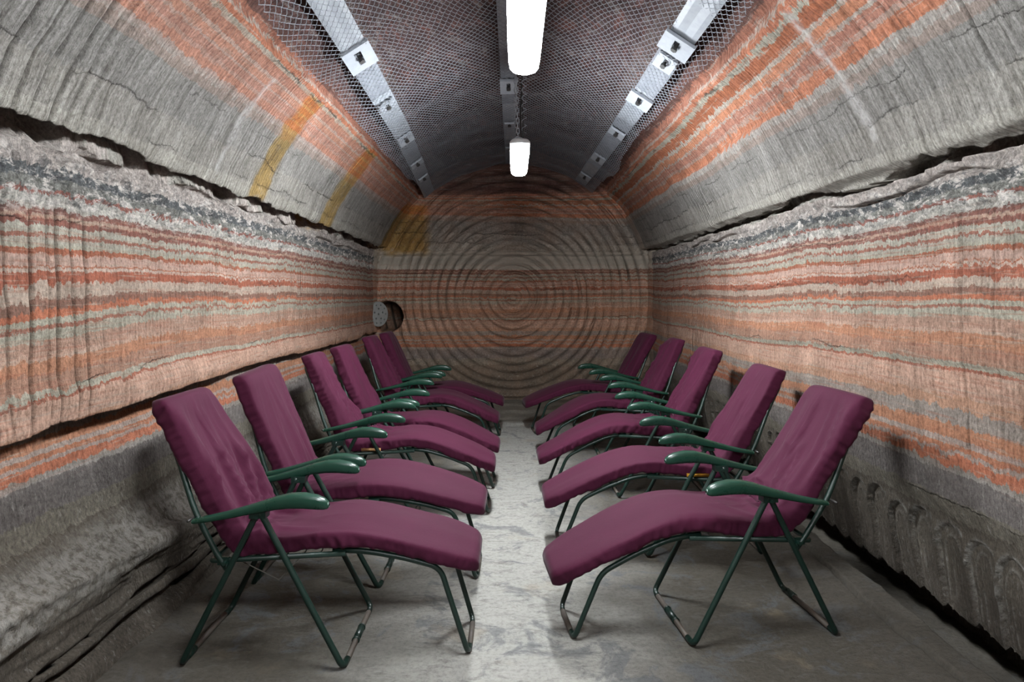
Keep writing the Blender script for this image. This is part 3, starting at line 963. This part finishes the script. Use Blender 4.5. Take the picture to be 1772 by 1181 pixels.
def cover_mesh(theta, drop, seed, wr, shear, top_w=.232, ext=0):
    """fitted cloth cover: backrest, seat and curved footrest in one piece"""
    st, ct = math.sin(theta), math.cos(theta)
    b0 = (-.145, .475)
    Lb = .74
    back = lambda q, off=0: (b0[0] - st * Lb * q + ct * off, b0[1] + ct * Lb * q + st * off)
    path = [back(1.0), back(.8, -.004), back(.6, -.006), back(.4, -.006), back(.22, -.006), (-.165 - st * .03, .535), (-.10, .468), (.02, .468),
            (.16, .482), (.32, .500), (.45 + ext * .2, .492 - drop * .10), (.60 + ext * .4, .462 - drop * .36), (.76 + ext * .7, .420 - drop * .68), (.93 + ext, .365 - drop)]
    N, M = 240, 100
    C, L = catmull(path, N)
    T = np.gradient(C, axis=0)
    T /= np.linalg.norm(T, axis=1)[:, None]
    for _ in range(6):
        T[1:-1] = .25 * T[:-2] + .5 * T[1:-1] + .25 * T[2:]
    Nn = np.stack([-T[:, 1], T[:, 0]], -1)
    sarr = np.linspace(0, L, N)
    q = sarr / L
    seat_s = .74
    W = np.interp(sarr, [0, .1, .55, .75, 1.1, 1.5, L], [top_w - .012, top_w, .236, .240, .238, .226, .196])
    Th = np.interp(sarr, [0, .08, .5, .74, .95, 1.3, L], [.078, .088, .082, .072, .078, .075, .062])
    endA = np.clip(sarr / .045, 0, 1); endB = np.clip((L - sarr) / .05, 0, 1)
    ca = np.sqrt(np.clip(1 - (1 - endA) ** 2, 0, 1)); cb = np.sqrt(np.clip(1 - (1 - endB) ** 2, 0, 1))
    cap = np.minimum(ca, cb)
    Ws = W * (.84 + .16 * cap); Ts = Th * (.22 + .78 * cap)
    cornB = sstep(.0, .16, L - sarr)
    Ws = Ws * (.80 + .20 * np.sqrt(np.clip(cornB, 0, 1)))
    ex = .24
    a = np.linspace(0, 2 * PI, 6000)
    ca_, sa_ = np.cos(a), np.sin(a)
    cx = np.sign(ca_) * np.abs(ca_) ** ex
    cz = np.sign(sa_) * np.abs(sa_) ** (ex + .12)
    per = np.concatenate([[0], np.cumsum(np.hypot(np.diff(cx) * .23, np.diff(cz) * .05))])
    uu = np.linspace(0, per[-1], M, endpoint=False)
    cx, cz = np.interp(uu, per, cx), np.interp(uu, per, cz)
    V = np.zeros((N, M, 3))
    yy = Ws[:, None] * cx[None, :]
    hh = Ts[:, None] * (.5 + .5 * cz[None, :])
    # crown: padding bulges a little in the middle
    vn = cx[None, :] + 0 * yy
    top = (sstep(.2, .95, cz) * sstep(1.0, .86, np.abs(cx)) + .15 * (cz > 0))[None, :]
    hh = hh + top * .012 * (1 - vn ** 2) * cap[:, None]
    side = np.clip(np.abs(cx) - .8, 0, .2)[None, :] / .2
    S = sarr[:, None] + 0 * yy
    # long folds running down the back, fanning out of the seat angle
    near = np.exp(-((S - .70) / .30) ** 2)
    backm = sstep(.95, .70, S) * sstep(.03, .16, S)
    footm = sstep(.75, 1.0, S)
    base = vn + shear * (S - .7) + .12 * vnoise(vn * 1.5, S * 2.2, 0, seed + 2)
    fold = vnoise(base * 2.4, S * .9, 0, seed)
    rid = np.clip(1 - 2.4 * np.abs(vnoise(base * 2.9, S * .8, 0, seed + 5)), 0, 1)
    rid2 = np.clip(1 - 2.4 * np.abs(vnoise(base * 5.2 + 7, S * 1.2, 0, seed + 6)), 0, 1)
    inc = sstep(.10, .55, S)                      # folds deepen towards the seat angle
    dh = wr * top * backm * (.010 * fold + (.5 + .5 * inc) * (.015 * rid ** 1.5 + .009 * rid2 ** 1.5))
    dh += wr * top * near * .010 * np.clip(1 - 2.2 * np.abs(vnoise(base * 3 + 3, S * 4, 0, seed + 7)), 0, 1) ** 1.5
    tr = np.exp(-((S - .90) / .13) ** 2)
    dh += wr * top * tr * .012 * np.clip(1 - 2.2 * np.abs(vnoise(vn * 1.3, S * 9 + 2.5 * vn ** 2, 0, seed + 9)), 0, 1) ** 1.5
    dh += top * footm * wr * .003 * vnoise(vn * 1.4, S * 3.5, 0, seed + 11)
    dh += top * .004 * vnoise(vn * 1.2, S * 2.5, 0, seed + 13)
    hh = hh + dh * cap[:, None]
    # gathers along the sides
    lowr = (1 - hh / (Ts[:, None] + 1e-6)) * side
    slack = np.clip(.35 + 1.3 * vnoise(S * 4.2, np.sign(vn) * 2, 0, seed + 30), 0, 1)
    g = slack * vnoise(S * 46 + vn * 2 + hh * 20 * (1 + shear), hh * 12, 0, seed + 15) + .6 * vnoise(S * 70, hh * 20, 0, seed + 16)
    yy = yy + np.sign(cx)[None, :] * side * (.006 * g * (.5 + .8 * np.clip(lowr, 0, 1)) * (.6 + .4 * min(wr, 1.2)) + .006 * vnoise(S * 9, hh * 9, 0, seed + 17)) * cap[:, None]
    # slack hem: sides hang a touch below the padding
    hem = np.clip(-cz, 0, 1)[None, :] * side
    hh = hh - hem * (.010 + .010 * vnoise(S * 14, np.sign(vn) * 3, 0, seed + 19) + .005 * vnoise(S * 45, vn, 0, seed + 20)) * cap[:, None]
    V[:, :, 0] = C[:, 0][:, None] + Nn[:, 0][:, None] * hh
    V[:, :, 1] = yy
    V[:, :, 2] = C[:, 1][:, None] + Nn[:, 1][:, None] * hh
    return V

def cover_obj(V, parent):
    N, M, _ = V.shape
    idx = np.arange(N * M).reshape(N, M)
    a_, b_ = idx[:-1], idx[1:]
    q = np.stack([a_, np.roll(a_, -1, 1), np.roll(b_, -1, 1), b_], -1).reshape(-1)
    nq = (N - 1) * M
    loops = np.concatenate([q, np.arange(M - 1, -1, -1), (N - 1) * M + np.arange(M)]).astype(np.int32)
    starts = np.concatenate([np.arange(nq) * 4, [nq * 4, nq * 4 + M]]).astype(np.int32)
    me = bpy.data.meshes.new('fabric_cover')
    me.vertices.add(N * M); me.vertices.foreach_set('co', V.reshape(-1).astype(np.float32))
    me.loops.add(len(loops)); me.polygons.add(nq + 2)
    me.loops.foreach_set('vertex_index', loops)
    me.polygons.foreach_set('loop_start', starts)
    me.polygons.foreach_set('use_smooth', np.ones(nq + 2, bool))
    me.update(calc_edges=True)
    me.materials.append(M_cloth)
    o = bpy.data.objects.new('fabric_cover', me)
    COL.objects.link(o)
    o.parent = parent

def armrest_mesh():
    st = [(.305, .700, .012, .022), (.300, .703, .030, .034), (.285, .708, .046, .046), (.255, .715, .058, .056), (.20, .722, .064, .062), (.14, .721, .062, .062),
          (.08, .711, .054, .058), (.02, .696, .045, .054), (-.05, .679, .037, .051), (-.13, .660, .030, .048), (-.20, .646, .025, .046), (-.262, .636, .022, .045), (-.270, .635, .016, .040)]
    V, F = [], []
    M = 20
    for (u, z, h, wd) in st:
        for k in range(M):
            a = 2 * PI * k / M
            c, s_ = math.cos(a), math.sin(a)
            V.append((u, wd / 2 * math.copysign(abs(c) ** .55, c), z + h / 2 * math.copysign(abs(s_) ** .6, s_)))
    n = len(st)
    for i in range(n - 1):
        for k in range(M):
            k2 = (k + 1) % M
            F.append((i * M + k, i * M + k2, (i + 1) * M + k2, (i + 1) * M + k))
    F.append(tuple(range(M))); F.append(tuple((n - 1) * M + k for k in range(M - 1, -1, -1)))
    me = bpy.data.meshes.new('armrest')
    me.from_pydata(V, [], F); me.shade_smooth()
    me.materials.append(M_arm)
    return me
ME_ARM = armrest_mesh()
_shared = {}
def shared(name, mat, fn, parent, loc=(0, 0, 0), label=None, smooth=True):
    """alike parts share one mesh"""
    if name not in _shared:
        mb = MB(); fn(mb)
        me = bpy.data.meshes.new(name.split('/')[0])
        me.from_pydata(mb.v, [], mb.f)
        if smooth: me.shade_smooth()
        me.materials.append(mat)
        _shared[name] = me
    o = bpy.data.objects.new(name.split('/')[0], _shared[name])
    COL.objects.link(o); o.parent = parent; o.location = loc
    if label: o['label'] = label
    return o

HW = .285       # half width over the legs
TR = .0135
def chair(label, x0, yc, rz, theta, drop, seed, wr=1., shear=.3, roll=0, zoff=0, pad=None, top_w=.225, ext=0):
    root = empty('reclining_chair', (x0, yc, zoff), rz, roll)
    tag(root, label, 'recliner', 'maroon covered recliners along the tunnel walls')
    cover_obj(cover_mesh(theta, drop, seed, wr, shear, top_w, ext), root)
    st, ct = math.sin(theta), math.cos(theta)
    # leg loops: an A on each side, joined along the floor
    for sy in (-1, 1):
        shared('leg/front%d' % sy, M_tube, lambda m: m.tube(fillet([(.012, sy * HW, .672), (.03, sy * HW, .640), (.362, sy * HW, TR), (.366, sy * (HW - .07), TR)], .05, 7), TR, 12), root)
        shared('leg/rear%d' % sy, M_tube, lambda m: m.tube(fillet([(-.004, sy * (HW - .027), .672), (-.02, sy * (HW - .027), .640), (-.335, sy * (HW - .027), TR), (-.339, sy * (HW - .09), TR)], .05, 7), TR, 12), root)
        mb = MB()
        mb.tube(fillet([(.30, sy * .205, .484), (.45, sy * .205, .476 - drop * .10), (.60, sy * .20, .448 - drop * .36), (.765, sy * .19, .400 - drop * .68), (.885, sy * .165, TR), (.89, sy * .10, TR)], .05, 7), TR * .92, 12)
        mb.build('footrest_leg', M_tube, root)
        a = bpy.data.objects.new('armrest', ME_ARM); COL.objects.link(a); a.parent = root; a.location = (0, sy * (HW + .002), 0)
        shared('bracket/%d' % sy, M_tube, lambda m: (m.box((.004, sy * (HW - .013), .662), (.07, .052, .03)), m.tube([(.004, sy * (HW + .024), .655), (.004, sy * (HW - .05), .655)], .007, 8)), root, smooth=False)
    br = shared('floor_bar/front', M_worn, lambda m: m.tube([(.366, -(HW - .065), TR), (.366, HW - .065, TR)], TR * .96, 12), root, label='brown worn floor bar of the front legs')
    shared('sleeve/front', M_tube, lambda m: (m.tube([(.366, -.06, TR + .001), (.366, .06, TR + .001)], TR * 1.2, 12), m.tube([(.366, -.066, TR + .001), (.366, -.054, TR + .001)], TR * 1.36, 12), m.tube([(.366, .054, TR + .001), (.366, .066, TR + .001)], TR * 1.36, 12)), br)
    br = shared('floor_bar/rear', M_worn, lambda m: m.tube([(-.339, -(HW - .088), TR), (-.339, HW - .088, TR)], TR * .96, 12), root, label='brown worn floor bar of the rear legs')
    shared('sleeve/rear', M_tube, lambda m: m.tube([(-.339, -.20, TR + .001), (-.339, -.13, TR + .001)], TR * 1.22, 12), br)
    shared('foot_bar', M_worn, lambda m: m.tube([(.89, -.105, TR), (.89, .105, TR)], TR * .92, 12), root, label='brown worn bar under the footrest')
    # seat frame: a flat loop of tube under the cushion, open towards the feet
    shared('seat_frame', M_tube, lambda m: (m.tube(fillet([(.36, -.225, .474), (-.19, -.235, .448), (-.215, -.235, .447), (-.215, .235, .447), (-.19, .235, .448), (.36, .225, .474)], .07, 7), TR * .9, 10),
                                            m.tube([(.335, -.23, .473), (.335, .23, .473)], TR * .7, 8)), root)
    # wire springs of the seat and the adjuster wire below
    def springs(m):
        for u in (-.12, -.05, .02, .09, .16, .23):
            m.tube(fillet([(u, -.225, .455), (u + .012, -.15, .461), (u - .012, -.075, .461), (u + .012, 0, .461), (u - .012, .075, .461), (u + .012, .15, .461), (u, .225, .455)], .03, 3), .0028, 5)
    shared('spring', M_wire, springs, root)
    shared('adjuster_wire', M_wire, lambda m: m.tube([(-.12, -.20, .44), (.06, -.19, .345), (.16, -.2, .452)], .0026, 5), root)
    # backrest loop and its pivots
    mb = MB()
    bl = lambda q, y: (-.162 - st * q, y, .43 + ct * q)
    bl0 = lambda y: (-.135, y, .40)
    bi = lambda q, y: (-.165 - st * q + ct * .035, y, .43 + ct * q + st * .035)
    mb.tube(fillet([bl0(-.245), bl(.05, -.245), bl(.26, -.236), bi(.52, -.195), bi(.70, -.16), bi(.70, .16), bi(.52, .195), bl(.26, .236), bl(.05, .245), bl0(.245)], .07, 7), TR * .92, 10)
    mb.build('backrest_frame', M_tube, root)
    for sy in (-1, 1):
        shared('pivot_arm/%d' % sy, M_tube, lambda m: (m.tube([(-.15, sy * .250, .455), (-.135, sy * .250, .395)], .010, 8), m.tube([(-.148, sy * .23, .447), (-.148, sy * (HW - .01), .447)], .009, 8),
                                                       m.box((-.16, sy * .245, .45), (.05, .012, .035))), root, smooth=False)
        mb = MB()
        qq = (.636 - .43) / ct
        mb.tube([(-.175 - st * qq, sy * .235, .636), (-.175 - st * qq, sy * (HW + .012), .636)], .006, 8)
        mb.build('bolt', M_bolt, root)
    if pad:
        mb = MB()
        rings = []
        for h, sh in ((.474, .012), (.478, .002), (.494, .0), (.502, .012)):
            rings.append([Vector((px * .9, py, h)) for py, px in [(p[0], p[1]) for p in stadium(.492 - sh * 2, -.06 + sh, .18 - sh)]])
        loft(mb, rings)
        o = mb.build('seat_pad', pad[0], root)
        o['label'] = pad[1]
    return root

R = math.radians
# left side, feet towards the gangway (+X); right side turned round
chair('nearest recliner on the left, cover falling in long folds down its backrest', -1.085, 3.18, 0, R(29), .00, 11, 2.2, .6)
chair('second recliner on the left, smooth tall cover between the near one and the tight pair', -1.09, 4.00, R(-1), R(24), .00, 23, .7, .2, roll=R(3), top_w=.245)
chair('third recliner on the left, narrow pleated backrest and orange pad under its cover', -1.07, 5.10, R(1), R(26), .07, 37, 2.2, .9, pad=(M_orange, 'orange pad showing under the cover'), top_w=.19)
chair('fourth recliner on the left, close behind the pleated one', -1.05, 5.78, R(-1), R(25), .08, 41, 1.5, .3, top_w=.205)
chair('fifth recliner on the left, standing just before the last one', -1.08, 7.08, R(-2), R(25), .09, 53, 2.0, .7, top_w=.20)
chair('last recliner on the left, below the perforated disc at the end face', -1.04, 7.80, R(-1), R(25), .03, 67, .6, .2)
chair('nearest recliner on the right, broad flat cover and droopy foot end', 1.145, 3.40, PI + R(6), R(34), .12, 71, 1.5, -.5, top_w=.245, ext=.05)
chair('second recliner on the right, yellow pad showing under its cover', 1.18, 4.42, PI + R(1), R(31), .11, 83, 1.2, .2, pad=(M_yellow, 'bright yellow pad showing under the cover'), top_w=.205, ext=.05)
chair('middle recliner on the right, slack creased cover on its lower backrest', 1.19, 5.62, PI + R(1), R(27), .14, 97, 1.9, .6, ext=.05)
chair('fourth recliner on the right, slim tightly twisted backrest cover', 1.21, 6.85, PI + R(1), R(27), .16, 101, 2.0, .5, top_w=.19, ext=.05)
chair('last recliner on the right, foot end turned in before the end face', 1.12, 8.00, PI + R(7), R(31), .07, 113, .6, .2, ext=.07)
